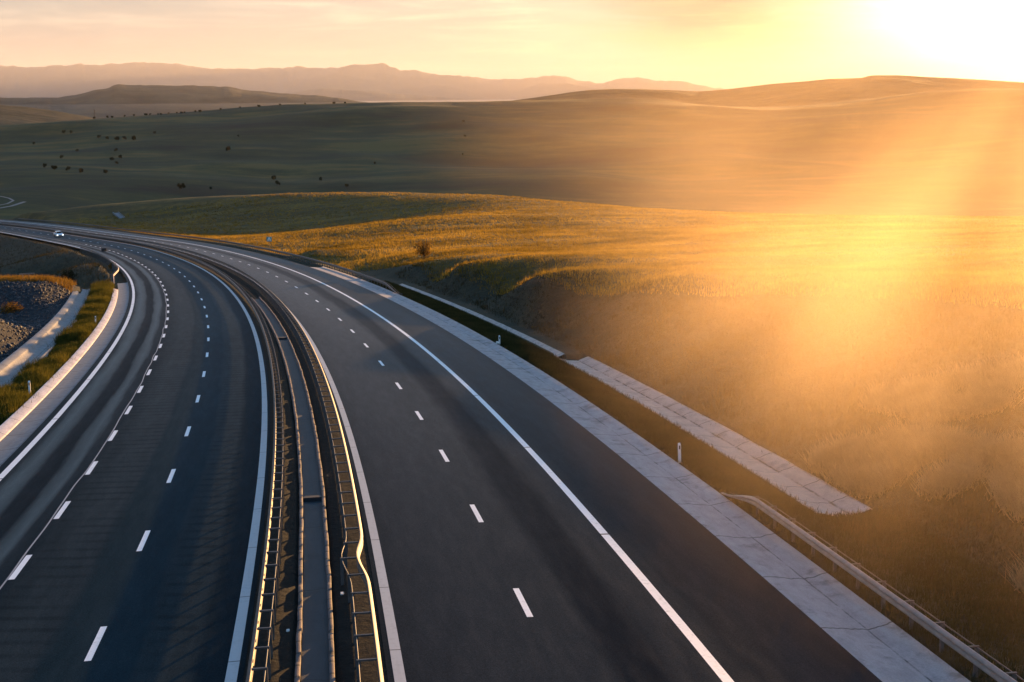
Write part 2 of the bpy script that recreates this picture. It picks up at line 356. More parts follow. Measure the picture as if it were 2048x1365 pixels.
def ground_z(x, y, s, o, D):
    z = tps(x, y)
    lz = np.interp(s, S, RZ)+bank(s, o)*np.clip(o, -18, 18)
    # bench beside the road
    near = 1-sm(s, 125, 160); aR = 20.7*near+16.5*(1-near); aL = 20.3*near+15.3*(1-near)
    bm = np.where(o > 0, 1-sm(o, aR, aR+3.5), 1-sm(-o, aL, aL+4))
    prof = np.where(o > 0, np.where(o < 15.9, -.5, -.5+.42*sm(o, 15.75, 16.0)-.13*sm(o, 16.5, 18.5)*near),
                    np.where(-o < 15.6, -.5, -.5+.45*sm(-o, 15.45, 15.8)-.25*sm(-o, 16.4, 18.2)*near))
    dR = near*sm(s, 9.2, 10.1)*(1-sm(s, 54, 56)); dL = sm(s, 44, 47)*(1-sm(s, 146, 148))
    prof = prof-dR*.75*((o > 18.75)&(o < 20.6))-dL*.75*((o < -18.5)&(o > -19.75))
    prof = np.where(np.abs(o) < 15.3, -.6, prof)
    prof = np.where((s < -45)|(s > 535), -.6, prof)
    z = z*(1-bm)+(lz+prof)*bm
    w = 1-bm
    z = z+w*(vnoise(x, y, 3.1, 1)*.14+vnoise(x, y, 9.0, 2)*.16*sm(np.abs(o), 20, 40)+vnoise(x, y, 31., 3)*.5*sm(np.abs(o), 30, 90)*sm(D, 150, 350))
    z = z+sm(D, 560, 900)*(vnoise(x, y, 150., 4)*14+vnoise(x, y, 55., 5)*4)*(1-sm(D, 1380, 1480)*.75)
    hump = np.where((o < -15.9)&(o > -18.3), 1., 0)*near
    z = z+hump*(vnoise(x, y, 2.3, 6)*.5+vnoise(x, y, 5.2, 7)*.45)
    return z
GZ = ground_z(GX, GY, GS, GO, GD)
GZG = GZ.reshape(len(AZ), len(LD))
def gz(x, y):
    a = (np.arctan2(x, y)-AZ[0])/(AZ[1]-AZ[0]); b = (np.log(np.hypot(x, y))-LD[0])/(LD[1]-LD[0])
    a = np.clip(a, 0, len(AZ)-1.001); b = np.clip(b, 0, len(LD)-1.001); i = a.astype(int); j = b.astype(int); fa, fb = a-i, b-j
    return (GZG[i, j]*(1-fa)+GZG[i+1, j]*fa)*(1-fb)+(GZG[i, j+1]*(1-fa)+GZG[i+1, j+1]*fa)*fb
def hit(u, v, D0=20, D1=1700):
    """where a surveyed sight line first meets the ground"""
    D = np.exp(np.linspace(math.log(D0), math.log(D1), 3000)); r = ray(u, v); k = D/math.hypot(r[0], r[1])
    x, y, z = r[0]*k, r[1]*k, CAMZ+r[2]*k; g = gz(x, y); i = int(np.argmax(z <= g))
    return np.array([x[i], y[i], g[i]])

# crest distance by bearing, used to tell the road cutting from the field above it
_ca = [math.atan2(*at(*c)[:2]) for c in CREST]; _cd = [c[2] for c in CREST]
def crestD(x, y): return np.interp(np.arctan2(x, y), _ca, _cd)
_ra = [math.atan2(*at(*c)[:2]) for c in RIDGE]; _rd = [c[2] for c in RIDGE]
def ridgeD(x, y): return np.interp(np.arctan2(x, y), _ra, _rd)

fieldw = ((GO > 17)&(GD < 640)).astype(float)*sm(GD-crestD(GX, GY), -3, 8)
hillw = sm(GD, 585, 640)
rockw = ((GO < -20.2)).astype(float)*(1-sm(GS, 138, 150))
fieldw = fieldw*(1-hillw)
def ground_mat():
    g = NG('ground_soil_grass'); p = g.pos()
    a = lambda n: g.n('Attribute', attribute_name=n).outputs['Fac']
    n1 = g.noise(p, .35, 6, .65); n2 = g.noise(p, 3.0, 5, .7); n3 = g.noise(g.mapv(p, (.02, .16, .1), (0, 0, .35)), 1.0, 5, .65)
    soil = g.ramp(g.math('ADD', g.math('MULTIPLY', n1, .5), g.math('MULTIPLY', n2, .5)), [(.35, (.016, .018, .011)), (.5, (.035, .034, .018)), (.65, (.07, .055, .03))])
    fld = g.ramp(g.math('ADD', g.math('MULTIPLY', n1, .35), g.math('MULTIPLY', n3, .65)), [(.36, (.035, .03, .009)), (.48, (.08, .055, .012)), (.6, (.16, .1, .02)), (.7, (.24, .15, .035))])
    h1 = g.noise(g.mapv(p, (.004, .012, .01), (0, 0, .25)), 1.0, 7, .62); h2 = g.noise(p, .03, 5, .7); h3 = g.noise(g.mapv(p, (.011, .05, .01), (0, 0, -.15)), 1.0, 5, .6)
    hl = g.ramp(g.math('ADD', g.math('MULTIPLY', h1, .55), g.math('ADD', g.math('MULTIPLY', h2, .2), g.math('MULTIPLY', h3, .25))), [(.37, (.003, .009, .003)), (.46, (.016, .029, .008)), (.52, (.038, .046, .011)), (.58, (.1, .08, .018))])
    rk = g.ramp(n2, [(.35, (.012, .013, .015)), (.6, (.032, .033, .036))])
    c = g.mix(a('field'), soil, fld); c = g.mix(a('hillside'), c, hl); c = g.mix(a('rock'), c, rk)
    return g.bsdf(c, .9, g.math('ADD', g.math('MULTIPLY', n1, 2.0), n2), .8, .25, .15)
M_GROUND = ground_mat()
tag(obj('ground', mesh('ground', np.stack([GX, GY, GZ], 1), grid_faces(len(AZ), len(LD), True), None, True, {'field': fieldw, 'hillside': hillw, 'rock': rockw}), M_GROUND), kind='structure')

# ------------------------------------------------------------------ far landscape
def far_mat(name, c0, c1, sc_):
    g = NG(name); p = g.pos(); n = g.noise(g.mapv(p, (1, 1.6, 2.0)), sc_, 7, .62)
    return g.bsdf(g.ramp(n, [(.35, c0), (.65, c1)]), .95, n, .6, 30.0, .05)
M_FAR = far_mat('far_grassland', (.045, .04, .022), (.11, .085, .045), .006)
M_MTN = far_mat('mountain_forest', (.03, .032, .03), (.07, .06, .05), .003)
M_PLAIN = far_mat('plain_fields', (.06, .055, .035), (.16, .13, .08), .002)
def ridge(name, pts, D, front, back, zbase, mat, rough=0.0, jag=0.0, seed=1, n=420, m=26, spur=0.0):
    """a real hill: crest line surveyed at distance D, long front slope, back slope down to the plain"""
    u = np.linspace(pts[0][0], pts[-1][0], n); v = np.interp(u, *zip(*pts))
    kw = 7 if n < 500 else 5; ker = np.hanning(kw+2)[1:-1]; ker /= ker.sum(); v = np.convolve(np.pad(v, kw//2, 'edge'), ker, 'valid')
    V = []
    for i in range(n):
        q = at(u[i], v[i], D); a = math.atan2(q[0], q[1])
        cz = q[2]+jag*(vnoise(np.array([u[i]]), np.array([0.]), 9., seed)[0]+.5*vnoise(np.array([u[i]]), np.array([3.]), 4., seed+1)[0])
        for k in range(m):
            t = k/(m-1)
            if t < .75: w = t/.75; d = D-front*(1-w); z = zbase+(cz-zbase)*(1-(1-w)**1.7) ; 
            else: w = (t-.75)/.25; d = D+back*w; z = cz-(cz-zbase)*(w**1.5)
            if 0 < t < .74:
                e = math.sin(PI*t/.75)
                xx, yy = np.array([d*math.sin(a)]), np.array([d*math.cos(a)])
                z += spur*e*(vnoise(xx, yy*.6, D*.05, seed+2)[0]+.5*vnoise(xx, yy*.6, D*.022, seed+3)[0]+.25*vnoise(xx, yy, D*.01, seed+4)[0])
            V.append((d*math.sin(a), d*math.cos(a), z))
    return tag(obj(name, mesh(name, V, grid_faces(n, m, True), None, True), mat), kind='structure')
nn = 90; px = np.linspace(-9500, 9500, nn); py = np.linspace(1200, 15000, nn); ax, ay = np.meshgrid(px, py, indexing='ij')
tag(obj('plain', mesh('plain', np.stack([ax.ravel(), ay.ravel(), -52+vnoise(ax.ravel(), ay.ravel(), 900., 12)*10], 1), grid_faces(nn, nn, True), None, True), M_PLAIN), kind='structure')
ridge('hills', [(900, 225), (960, 212), (990, 206), (1040, 199), (1110, 190), (1180, 181), (1230, 178), (1280, 178), (1340, 180), (1400, 183), (1470, 177), (1540, 169), (1600, 164), (1660, 158), (1728, 156), (1738, 151), (1800, 151), (1850, 154), (1920, 157), (2000, 162), (2048, 165), (2200, 185), (2400, 215), (2500, 232)], 2900, 1000, 900, -52, M_FAR, seed=21, spur=14)
ridge('hills', [(-500, 200), (-350, 205), (-150, 207), (0, 210), (50, 214), (110, 222), (170, 233), (210, 242), (250, 252)], 3000, 700, 800, -54, M_FAR, seed=31, spur=6)
ridge('hills', [(-400, 205), (-200, 200), (-50, 197), (0, 196), (60, 196), (120, 195), (165, 187), (190, 179), (215, 177), (232, 168), (260, 170), (330, 171), (400, 172), (440, 174), (455, 173), (480, 179), (560, 187), (640, 192), (700, 201), (760, 210), (800, 216)], 5200, 900, 900, -54, M_FAR, seed=41, spur=26, jag=2)
MT = [(-600, 150), (-300, 145), (-150, 138), (0, 133), (30, 132), (55, 136), (100, 132), (120, 130), (135, 133), (160, 129), (185, 132), (215, 129), (262, 126), (330, 127), (360, 129), (390, 133), (425, 139), (470, 138), (510, 140), (560, 136), (590, 134), (605, 132), (620, 137), (670, 137), (700, 138), (740, 139), (765, 135), (780, 141), (800, 148), (830, 147), (860, 152), (900, 155), (950, 156), (985, 161), (1040, 159), (1075, 156), (1090, 152), (1125, 152), (1150, 160), (1180, 163), (1200, 168), (1230, 160), (1265, 157), (1310, 162), (1370, 166), (1430, 176), (1500, 184), (1700, 190), (2100, 178), (2500, 180)]
ridge('mountains', MT, 11500, 2600, 1800, -55, M_MTN, seed=51, spur=110, jag=13, n=700, m=40)
ridge('mountains', [(500, 205), (560, 192), (600, 184), (645, 178), (700, 182), (760, 186), (830, 190), (900, 196), (1000, 205)], 8600, 1400, 900, -55, M_MTN, seed=61, spur=40, jag=3)

# ------------------------------------------------------------------ carriageways
SS = np.arange(-45, 521, 1.0)
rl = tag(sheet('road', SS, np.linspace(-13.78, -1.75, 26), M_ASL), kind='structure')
rr = tag(sheet('road', SS, np.linspace(1.75, 13.68, 26), M_ASR), kind='structure')
def dashes(name, o, w, s0, P, L, n, parent, mat, jitter=0):
    V, Fs, U = [], [], []
    for i in range(n):
        a = s0+P*i; ss = np.linspace(a, a+L, 5)
        for s in ss:
            for q in (o-w/2, o+w/2): V.append(road(s, q, .006)); U.append((s, q))
        b = len(V)-10
        for k in range(4): Fs.append((b+2*k, b+2*k+1, b+2*k+3, b+2*k+2))
    return obj(name, mesh(name, np.array(V), np.array(Fs), np.array(U)), mat, parent)
dashes('lane_dashes', -5.82, .18, -1.6-10.305*3, 10.305, 2.68, 52, rl, M_DASH)
dashes('lane_dashes', 5.92, .18, -.6-10.305*3, 10.305, 2.6, 52, rr, M_DASH)
dashes('shoulder_dashes', -9.48, .2, 6.6-7.68*6, 7.68, 2.8, 44, rl, M_DASH)
sheet('edge_line', SS, [-13.36, -13.06], M_MARK, rl, .006)
sheet('edge_line', SS, [9.77, 10.05], M_MARK, rr, .006)
# wandering sealed joint beside the shoulder dashes
_w = -9.66+.05*np.array([vnoise(np.array([s]), np.array([0.]), 3.3, 71)[0]*2 for s in SS])
V = np.concatenate([np.stack([road(s, o+e, .004) for e in (-.03, .03)]) for s, o in zip(SS, _w)])
obj('sealed_joint', mesh('sealed_joint', V, grid_faces(len(SS), 2, True), np.stack([np.repeat(SS, 2), np.repeat(_w, 2)], 1)), paint('joint_seal', (.3, .29, .29), (.12, .12, .12)), rl)
sheet('edge_strip', SS, [-2.19, -1.9], M_STRIP, rl, .007)
sheet('edge_strip', SS, [1.9, 2.18], M_STRIP, rr, .007)

# concrete gutter on the right, lined shoulder and pale kerb on the left
SG = np.arange(-45, 165, .5)
tag(sheet('gutter', SG, [13.62, 13.9, 14.5, 14.95, 15.3, 15.72, 15.78], M_GUT, None, .006, [0, -.01, -.07, -.12, -.06, .03, -.2]), 'shallow V shaped concrete gutter with cracked joints beside the right carriageway', 'gutter')
SL = np.arange(-45, 150, .5)
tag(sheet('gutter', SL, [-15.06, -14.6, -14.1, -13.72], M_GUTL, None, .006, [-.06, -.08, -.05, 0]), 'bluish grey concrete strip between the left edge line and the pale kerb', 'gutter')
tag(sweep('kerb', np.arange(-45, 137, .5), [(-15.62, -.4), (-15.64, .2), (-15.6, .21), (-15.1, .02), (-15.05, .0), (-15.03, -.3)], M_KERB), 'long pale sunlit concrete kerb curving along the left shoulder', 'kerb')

# ------------------------------------------------------------------ median: soil, drain with stone kerbs
def median_mat():
    g = NG('median_soil'); p = g.pos(); n = g.noise(p, 2.2, 6, .7)
    return g.bsdf(g.ramp(n, [(.35, (.008, .009, .008)), (.6, (.016, .016, .013)), (.72, (.03, .026, .018))]), .95, n, .8, .08, .1)
tag(sheet('median', SS, [-1.85, -1.6, -1.1, -.62, -.5, .5, .62, 1.1, 1.6, 1.85], median_mat(), None, 0.0, [-.01, -.03, -.1, -.14, -.3, -.3, -.14, -.1, -.03, -.01]), kind='structure')
md = empty('median_drain', road(40, 0, -.3), label='long narrow drain between two broken stone kerbs along the middle of the median', cat='drain')
inv_md = Matrix.Translation(-Vector(md.location))
def under(o, root):
    """keep a swept mesh where it is while parenting it to its thing"""
    o.parent = root; o.data.transform(root.matrix_basis.inverted()); return o
SD = np.arange(-40, 112, .5)
under(sheet('drain_bed', SD, [-.36, 0, .36], M_MDRAIN, None, -.2, [0, -.03, 0]), md)
def rough_kerb(o0, seed):
    ss = np.arange(-40, 112, .25); n = len(ss)
    z = np.array([vnoise(np.array([s]), np.array([0.]), .8, seed)[0] for s in ss]); w = np.array([vnoise(np.array([s]), np.array([0.]), 1.1, seed+1)[0] for s in ss])
    gap = (np.random.default_rng(seed).random(n) < .05)
    V = []
    for s, a, b, g_ in zip(ss, z, w, gap):
        t = -.02+a*.07-(.09 if g_ else 0); e = b*.03
        V += [road(s, o0-.065+e, -.35), road(s, o0-.065+e, t-.02), road(s, o0-.03+e, t), road(s, o0+.05+e, t), road(s, o0+.065+e, t-.02), road(s, o0+.065+e, -.35)]
    me = mesh('kerb', np.array(V), grid_faces(n, 6, True), np.stack([np.repeat(ss, 6), np.tile([-.1, -.06, -.02, .03, .06, .1], n)], 1))
    return under(obj('kerb', me, M_MKERB), md)
rough_kerb(-.44, 81); rough_kerb(.42, 91)
b = MB()
T = lambda V: np.array([road(15.4+v[1], v[0], v[2]) for v in V])
b.box(-.35, .35, -.75, -.4, -.3, -.06, T)
under(b.build('cross_bar', M_MDRAIN, None), md)
b = MB(); T = lambda V: np.array([road(70.4+v[1], v[0], v[2]) for v in V]); b.box(-.35, .35, -.4, .4, -.3, -.06, T); under(b.build('cross_bar', M_MDRAIN, None), md)

# ------------------------------------------------------------------ guardrails
def beam_prof(o, sg):
    c = [(0, .44), (.03, .47), (.08, .5), (.08, .555), (.0, .585), (.0, .615), (.08, .645), (.08, .70), (.03, .73), (0, .76)]
    a = [(o+sg*p, z) for p, z in c]; b_ = [(o+sg*(p-.014), z) for p, z in c[::-1]]
    b_[0] = (o-sg*.02, .765); b_[-1] = (o-sg*.02, .435)
    return a+b_
_post_cache = {}
def rail(label, o, rear, sg, s0, s1, pitch, ph, group='guardrails of the motorway', off=None, hz=None, nmax=100, post_from=None, mat=None, strap_h=.715):
    """beam at offset o facing sg, posts on the strap line rear"""
    sm_ = (max(s0, -6)+min(s1, 60))/2; rt = empty('guardrail', road(sm_, o), label=label, cat='guardrail', group=group)
    step = .5; ss = np.arange(s0, s1+.01, step); mat = mat or M_STEEL
    under(sweep('rail_beam', ss, beam_prof(o, sg), mat, None, True, off, hz), rt)
    d = 1 if rear > o else -1
    under(sweep('rear_strap', ss[(ss >= (post_from or s0))], [(rear-.012, strap_h-.03), (rear+.012, strap_h-.03), (rear+.012, strap_h), (rear-.012, strap_h)], M_STEELD, None, True, off, hz), rt)
    k0 = math.ceil(((post_from if post_from is not None else s0)-ph)/pitch); ks = [ph+pitch*k for k in range(k0, int((s1-ph)/pitch)+1)]
    vis = [s for s in ks if s > -9]; near = vis[:nmax]; rest = vis[nmax:]
    w = abs(rear-o)
    key = (round(w, 2), d)
    if key not in _post_cache:
        p_ = MB(); p_.box(-.05, .05, -.035, -.025, -.4, .7); p_.box(-.05, -.042, -.0251, .035, -.4, .7); p_.box(.042, .05, -.0251, .035, -.4, .7)
        po = p_.build('post', M_POST); a_ = MB(); a_.box(*sorted((-d*(w-.02), d*.05)), -.03, .03, .701, .745); ao = a_.build('spacer', M_STEEL, po)
        _post_cache[key] = (po, ao)
        first = True
    else: first = False
    po, ao = _post_cache[key]
    inv = rt.matrix_basis.inverted()
    for i, s in enumerate(near):
        oo = rear+(float(off(np.array([s]))[0]) if off is not None else 0); q = road(s, oo); h = heading(s)
        if first and i == 0: c, c2 = po, ao
        else:
            c = po.copy(); COL.objects.link(c); c2 = ao.copy(); COL.objects.link(c2); c2.parent = c
        c.parent = rt; c.location = Vector(q)-Vector(rt.location); c.rotation_euler = (0, 0, h)
        if hz is not None: c.scale = (1, 1, max(.2, float(hz(np.array([s]))[0])))
    if rest:
        b_ = MB()
        for s in rest:
            q = road(s, rear); h = heading(s); cs, sn = math.cos(h), math.sin(h)
            T = lambda V: np.stack([q[0]+V[:, 0]*cs-V[:, 1]*sn, q[1]+V[:, 0]*sn+V[:, 1]*cs, q[2]+V[:, 2]], 1)
            b_.box(-.05, .05, -.035, .035, -.4, .7, T)
        pr = under(b_.build('post', M_POST), rt); pr['kind'] = 'stuff'
    return rt
dent = lambda s: -.2*np.exp(-((s-3.9)/1.25)**2)*(1+.0*s)-.08*np.exp(-((s-2.6)/1.0)**2)
rail('straight steel guardrail along the median edge of the left carriageway', -1.47, -1.13, -1, -40, 470, 1.41, -.98)
rail('steel guardrail dented inwards halfway, along the median edge of the right carriageway', 1.5, 1.04, 1, -40, 470, 1.72, 0.02, off=dent)
rail('steel guardrail starting with a sloped end beside the near right concrete gutter', 15.83, 16.12, -1, -40, 12.8, 1.74, .7, hz=lambda s: 1-.93*sm(s, 8.5, 12.8), post_from=-40, mat=M_STEELP)
rail('long far guardrail on the outer bend ending beside the dark cutting slope', 15.75, 16.05, -1, 109, 500, 2.0, 113, hz=lambda s: .08+.92*sm(s, 109, 119))
lo = lambda s: np.interp(s, [146, 157, 163, 169, 176, 900], [-.95, -.85, -.35, 0.15, .45, .45])
rail('pale guardrail with a kinked turned down end at the left shoulder', -14.6, -14.9, 1, 147, 262, 2.0, 150, off=lo, hz=lambda s: .12+.88*sm(s, 147, 156), mat=M_STEELP)

# ------------------------------------------------------------------ drainage ditches of concrete slabs
def ditch(label, ss, prof, mat, extra=None):
    t = empty('drainage_ditch', road(float(np.mean(ss)), prof[0][0], -.3), label=label, cat='ditch')
    nz = np.array([[vnoise(np.array([s*1.0]), np.array([k*7.]), 1.3, 101)[0] for k in range(len(prof))] for s in ss])
    so_ = np.repeat(ss, len(prof)); o2 = np.tile([p[0] for p in prof], len(ss)).astype(float); zz = np.tile([p[1] for p in prof], len(ss)).astype(float)
    edge = np.tile([1 if k in (0, len(prof)-1) else .25 for k in range(len(prof))], len(ss))
    o2 = o2+nz.ravel()*.16*edge; zz = zz+nz.ravel()*.05*edge
    V = road(so_, o2); V[:, 2] += zz
    under(obj('slab_lining', mesh('slab_lining', V, grid_faces(len(ss), len(prof), True), np.stack([so_, o2], 1)), mat), t)
    return t
M_DR = concrete('slab_concrete', (.44, .34, .28), (.13, .11, .1), 2.7, .05, .8, oj=20.05, along=1.2)  # pinkish cast of sun and veil put into the concrete colour
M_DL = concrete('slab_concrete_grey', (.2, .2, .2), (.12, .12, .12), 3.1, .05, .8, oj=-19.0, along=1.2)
def thick(prof, t=.22): return prof
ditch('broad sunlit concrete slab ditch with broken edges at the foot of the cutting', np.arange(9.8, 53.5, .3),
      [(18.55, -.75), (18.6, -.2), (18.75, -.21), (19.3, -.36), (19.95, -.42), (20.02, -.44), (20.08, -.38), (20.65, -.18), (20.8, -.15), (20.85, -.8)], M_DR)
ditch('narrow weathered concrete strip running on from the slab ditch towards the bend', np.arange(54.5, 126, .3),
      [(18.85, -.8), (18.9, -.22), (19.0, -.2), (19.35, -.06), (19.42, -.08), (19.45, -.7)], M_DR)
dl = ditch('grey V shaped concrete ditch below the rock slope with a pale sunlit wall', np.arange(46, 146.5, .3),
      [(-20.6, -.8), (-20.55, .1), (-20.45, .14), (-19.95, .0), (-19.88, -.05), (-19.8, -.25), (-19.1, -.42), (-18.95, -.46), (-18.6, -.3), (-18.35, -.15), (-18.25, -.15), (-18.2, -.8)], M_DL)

# ------------------------------------------------------------------ delineators, sign, fences, debris
dp = empty('delineator_post', (0, 0, 0))
b = MB()
b.add([(-.06, -.04, -.25), (.06, -.04, -.25), (.06, .05, -.25), (-.06, .05, -.25), (-.06, -.04, .62), (.06, -.04, .62), (.06, .05, .62), (-.06, .05, .62)], [(0, 1, 5, 4), (1, 2, 6, 5), (2, 3, 7, 6), (3, 0, 4, 7), (3, 2, 1, 0), (4, 5, 6, 7)])
b.build('post_body', M_WHITE, dp, .012)
b = MB(); b.add([(-.062, -.042, .62), (.062, -.042, .62), (.062, .052, .62), (-.062, .052, .62), (-.06, -.042, .82), (.06, -.042, .82), (.05, .045, .9), (-.05, .045, .9)], [(0, 1, 5, 4), (1, 2, 6, 5), (2, 3, 7, 6), (3, 0, 4, 7), (3, 2, 1, 0), (4, 5, 6, 7)]); b.build('cap', M_WHITE, dp)
b = MB(); b.box(-.032, .032, -.05, -.0425, .63, .8); b.build('reflector', M_BLACK, dp)
dlab = [(18.6, 15.98, 'white delineator post with dark reflector between the near gutter and the slab ditch'), (61.2, 15.98, 'thin pale delineator post on the right verge beside the narrow concrete strip'),
        (47.5, -16.1, 'white delineator post in the grass beside the near left kerb'), (92.2, -16.05, 'small white delineator post in grass by the far part of the left kerb')]
for i, (s, o, lab) in enumerate(dlab):
    if i == 0: c = dp
    else:
        c = dp.copy(); COL.objects.link(c)
        for ch in dp.children: d2 = ch.copy(); COL.objects.link(d2); d2.parent = c
    q = road(s, o); c.location = (q[0], q[1], gz(np.array([q[0]]), np.array([q[1]]))[0]); c.rotation_euler = (0.02, .03*(i-1.5), heading(s)); tag(c, lab, 'delineator', 'delineator posts along the verges')

q = road(225, 18.2); zq = float(gz(q[0:1], q[1:2])[0])
sg = empty('road_sign', (q[0], q[1], zq), .1, label='small square blue green sign with a white triangle on a post behind the far guardrail', cat='sign')
htop = at(536, 479, math.hypot(q[0], q[1]))[2]-zq
b = MB(); b.tube((0, .05, -.3), (0, .05, htop+.4), .04); b.build('post', M_STEELD, sg)
b = MB(); b.box(-.5, .5, -.01, .012, htop-.45, htop+.5); b.build('panel', plain('sign_teal', (.05, .28, .3), .4, 0, .1), sg, .008)
b = MB(); b.add([(-.38, -.016, htop-.32), (.38, -.016, htop-.32), (.12, -.016, htop+.38), (-.12, -.016, htop+.38)], [(0, 1, 2, 3)]); b.build('symbol', M_WHITE, sg)
b = MB(); b.add([(-.13, -.02, htop-.3), (.13, -.02, htop-.3), (.0, -.02, htop+.05)], [(0, 1, 2)]); b.build('symbol', plain('sign_green', (.06, .25, .2), .4, 0, .1), sg)

# low wooden barrier on the left bench
q0, q1 = hit(38, 557), hit(68, 556); q0 = at(40, 556, 171); q1 = at(68, 555, 171)
zb = float(gz(np.array([q0[0]]), np.array([q0[1]]))[0])
wb = empty('wooden_barrier', (q0[0], q0[1], zb), math.atan2(q1[1]-q0[1], q1[0]-q0[0]), label='low weathered wooden barrier with one bar above the orange grass strip', cat='barrier')
L = math.hypot(*(q1-q0)[:2]); hb = max(.6, at(50, 548, 171)[2]-zb)
b = MB(); b.box(-.1, L+.1, -.05, .05, hb-.09, hb+.07); b.build('bar', M_WOOD, wb, .01)
for x in (.35, L-.6): b = MB(); b.box(x-.06, x+.06, -.045, .045, -.3, hb-.09); b.build('post', M_WOOD, wb, .01)

# concrete chute on the mound beyond the road
ca_, cb_ = hit(231, 427, 300), hit(244, 437, 300)
ch = empty('drain_chute', ca_, label='short pale concrete chute running down the dark mound beyond the far road', cat='chute')
dv = cb_-ca_; Lc = np.linalg.norm(dv); dv /= Lc; lat = np.cross(dv, [0, 0, 1.]); lat /= np.linalg.norm(lat); upv = np.cross(lat, dv)
T = lambda V: V[:, :1]*lat+V[:, 1:2]*dv+V[:, 2:]*upv
Lc = min(Lc, 30.)
b = MB(); b.box(-.9, .9, 0, Lc, -.2, .12, T); b.build('chute_bed', M_DL, ch)
for x in (-1.05, .9): b = MB(); b.box(x, x+.15, 0, Lc, -.2, .5, T); b.build('side_wall', M_DL, ch)

# dark box on the hard shoulder
q = road(251, -10.9)
bx = empty('storage_box', q, heading(251), label='small dark box standing on the hard shoulder beside the white dashes', cat='box')
b = MB(); b.box(-.5, .5, -.32, .32, 0, .6); b.build('box_body', M_BLACK, bx, .03)
b = MB(); b.box(-.53, .53, -.35, .35, .6, .72); b.build('lid', M_BLACK, bx, .03)

# litter
M_LIT = plain('pale_litter', (.7, .68, .62), .6, 0, .2)
for (s, o, lab, r) in [(-.35, -.75, 'scrap of white paper on dark median soil left of the drain', .05), (2.6, .78, 'pale scrap lying on the median soil right of the drain', .06), (61.4, 15.85, 'white lump of litter at the foot of the right delineator post', .14)]:
    q = road(s, o); b = MB(); th = np.arange(7)*2*PI/7; rr_ = r*(.7+.5*np.random.default_rng(int(s*10+99)).random(7))
    top = np.stack([rr_*np.cos(th), 1.5*rr_*np.sin(th), .3*r*np.sin(3*th)+r*.5], 1); bot = top*[1.1, 1.1, 0]-[0, 0, .02]
    b.add(np.concatenate([bot, top]), [tuple(range(6, -1, -1)), tuple(range(7, 14))]+[(i, (i+1) % 7, 7+(i+1) % 7, 7+i) for i in range(7)])
    o_ = b.build('paper_scrap', M_LIT); zz = -.12 if abs(o) < 1.5 else .05; o_.location = (q[0], q[1], q[2]+zz); tag(o_, lab, 'litter')

# ------------------------------------------------------------------ white car, driving towards us down the left carriageway
car = empty('car', road(351, -6.6, .01), heading(351)+PI, label='white estate car with dark windscreen driving towards the camera on the far bend', cat='car')
M_CAR = plain('white_paint', (.85, .85, .84), .25, 0, .03); M_GLASS = plain('dark_glass', (.015, .018, .02), .08, 0, .1); M_TYRE = plain('tyre_rubber', (.02, .02, .02), .8, 0, .2)
g_ = NG('headlamp'); e_ = g_.n('Emission', {'Color': (1, .95, .88, 1), 'Strength': 1.2}); g_.link(e_.outputs[0], g_.out.inputs[0]); M_LAMP = g_.m
prof = [(2.25, .32), (2.3, .55), (2.2, .82), (1.9, .93), (1.05, 1.05), (.55, 1.08), (-1.9, 1.1), (-2.2, 1.0), (-2.3, .7), (-2.25, .35), (-1.85, .3), (1.8, .3)]
b = MB(); n = len(prof)
def side(x, ins): return [(x*(1-(ins if z > .8 else 0)), y, z) for y, z in prof]
b.add(side(-.92, .06)+side(.92, .06), [tuple(range(n)), tuple(range(2*n-1, n-1, -1))]+[(i, (i+1) % n, n+(i+1) % n, n+i) for i in range(n)])
body = b.build('body', M_CAR, car, .05, True)
cab = [(.85, 1.06), (.15, 1.56), (-1.5, 1.6), (-2.1, 1.08)]
b = MB(); b.add([(-.8, .85, 1.06), (-.64, .15, 1.56), (-.64, -1.5, 1.6), (-.78, -2.1, 1.08), (.8, .85, 1.06), (.64, .15, 1.56), (.64, -1.5, 1.6), (.78, -2.1, 1.08)], [(0, 1, 2, 3), (7, 6, 5, 4), (0, 4, 5, 1), (1, 5, 6, 2), (2, 6, 7, 3), (3, 7, 4, 0)]); b.build('cabin', M_CAR, car, .04)
b = MB(); b.add([(-.71, .84, 1.1), (.71, .84, 1.1), (.59, .22, 1.53), (-.59, .22, 1.53)], [(0, 1, 2, 3)]); b.V[0][:, 1] += .045; b.build('windscreen', M_GLASS, car)
for sx in (-1, 1):
    b = MB(); b.add([(sx*.8, .65, 1.12), (sx*.69, .1, 1.48), (sx*.68, -1.4, 1.52), (sx*.79, -1.85, 1.14)], [(0, 1, 2, 3)]); b.build('side_window', M_GLASS, car)
    b = MB(); b.box(sx*.72-.17, sx*.72+.17, 2.2, 2.31, .66, .82); b.build('headlight', M_LAMP, car, .02)
    b = MB(); b.box(sx*1.0-.1, sx*1.0+.1, .62, .78, 1.02, 1.16); b.build('mirror', M_CAR, car, .02)
    for y in (1.42, -1.4):
        b = MB(); b.tube((sx*.72, y, .33), (sx*.94, y, .33), .33, .33, 18); w_ = b.build('wheel', M_TYRE, car); b = MB(); b.tube((sx*.93, y, .33), (sx*.95, y, .33), .2, .2, 12); b.build('rim', M_STEEL, w_)
b = MB(); b.box(-.5, .5, 2.26, 2.33, .5, .72); b.build('grille', M_BLACK, car, .02)
b = MB(); b.box(-.75, .75, 2.25, 2.34, .3, .42); b.build('bumper_vent', M_BLACK, car, .02)

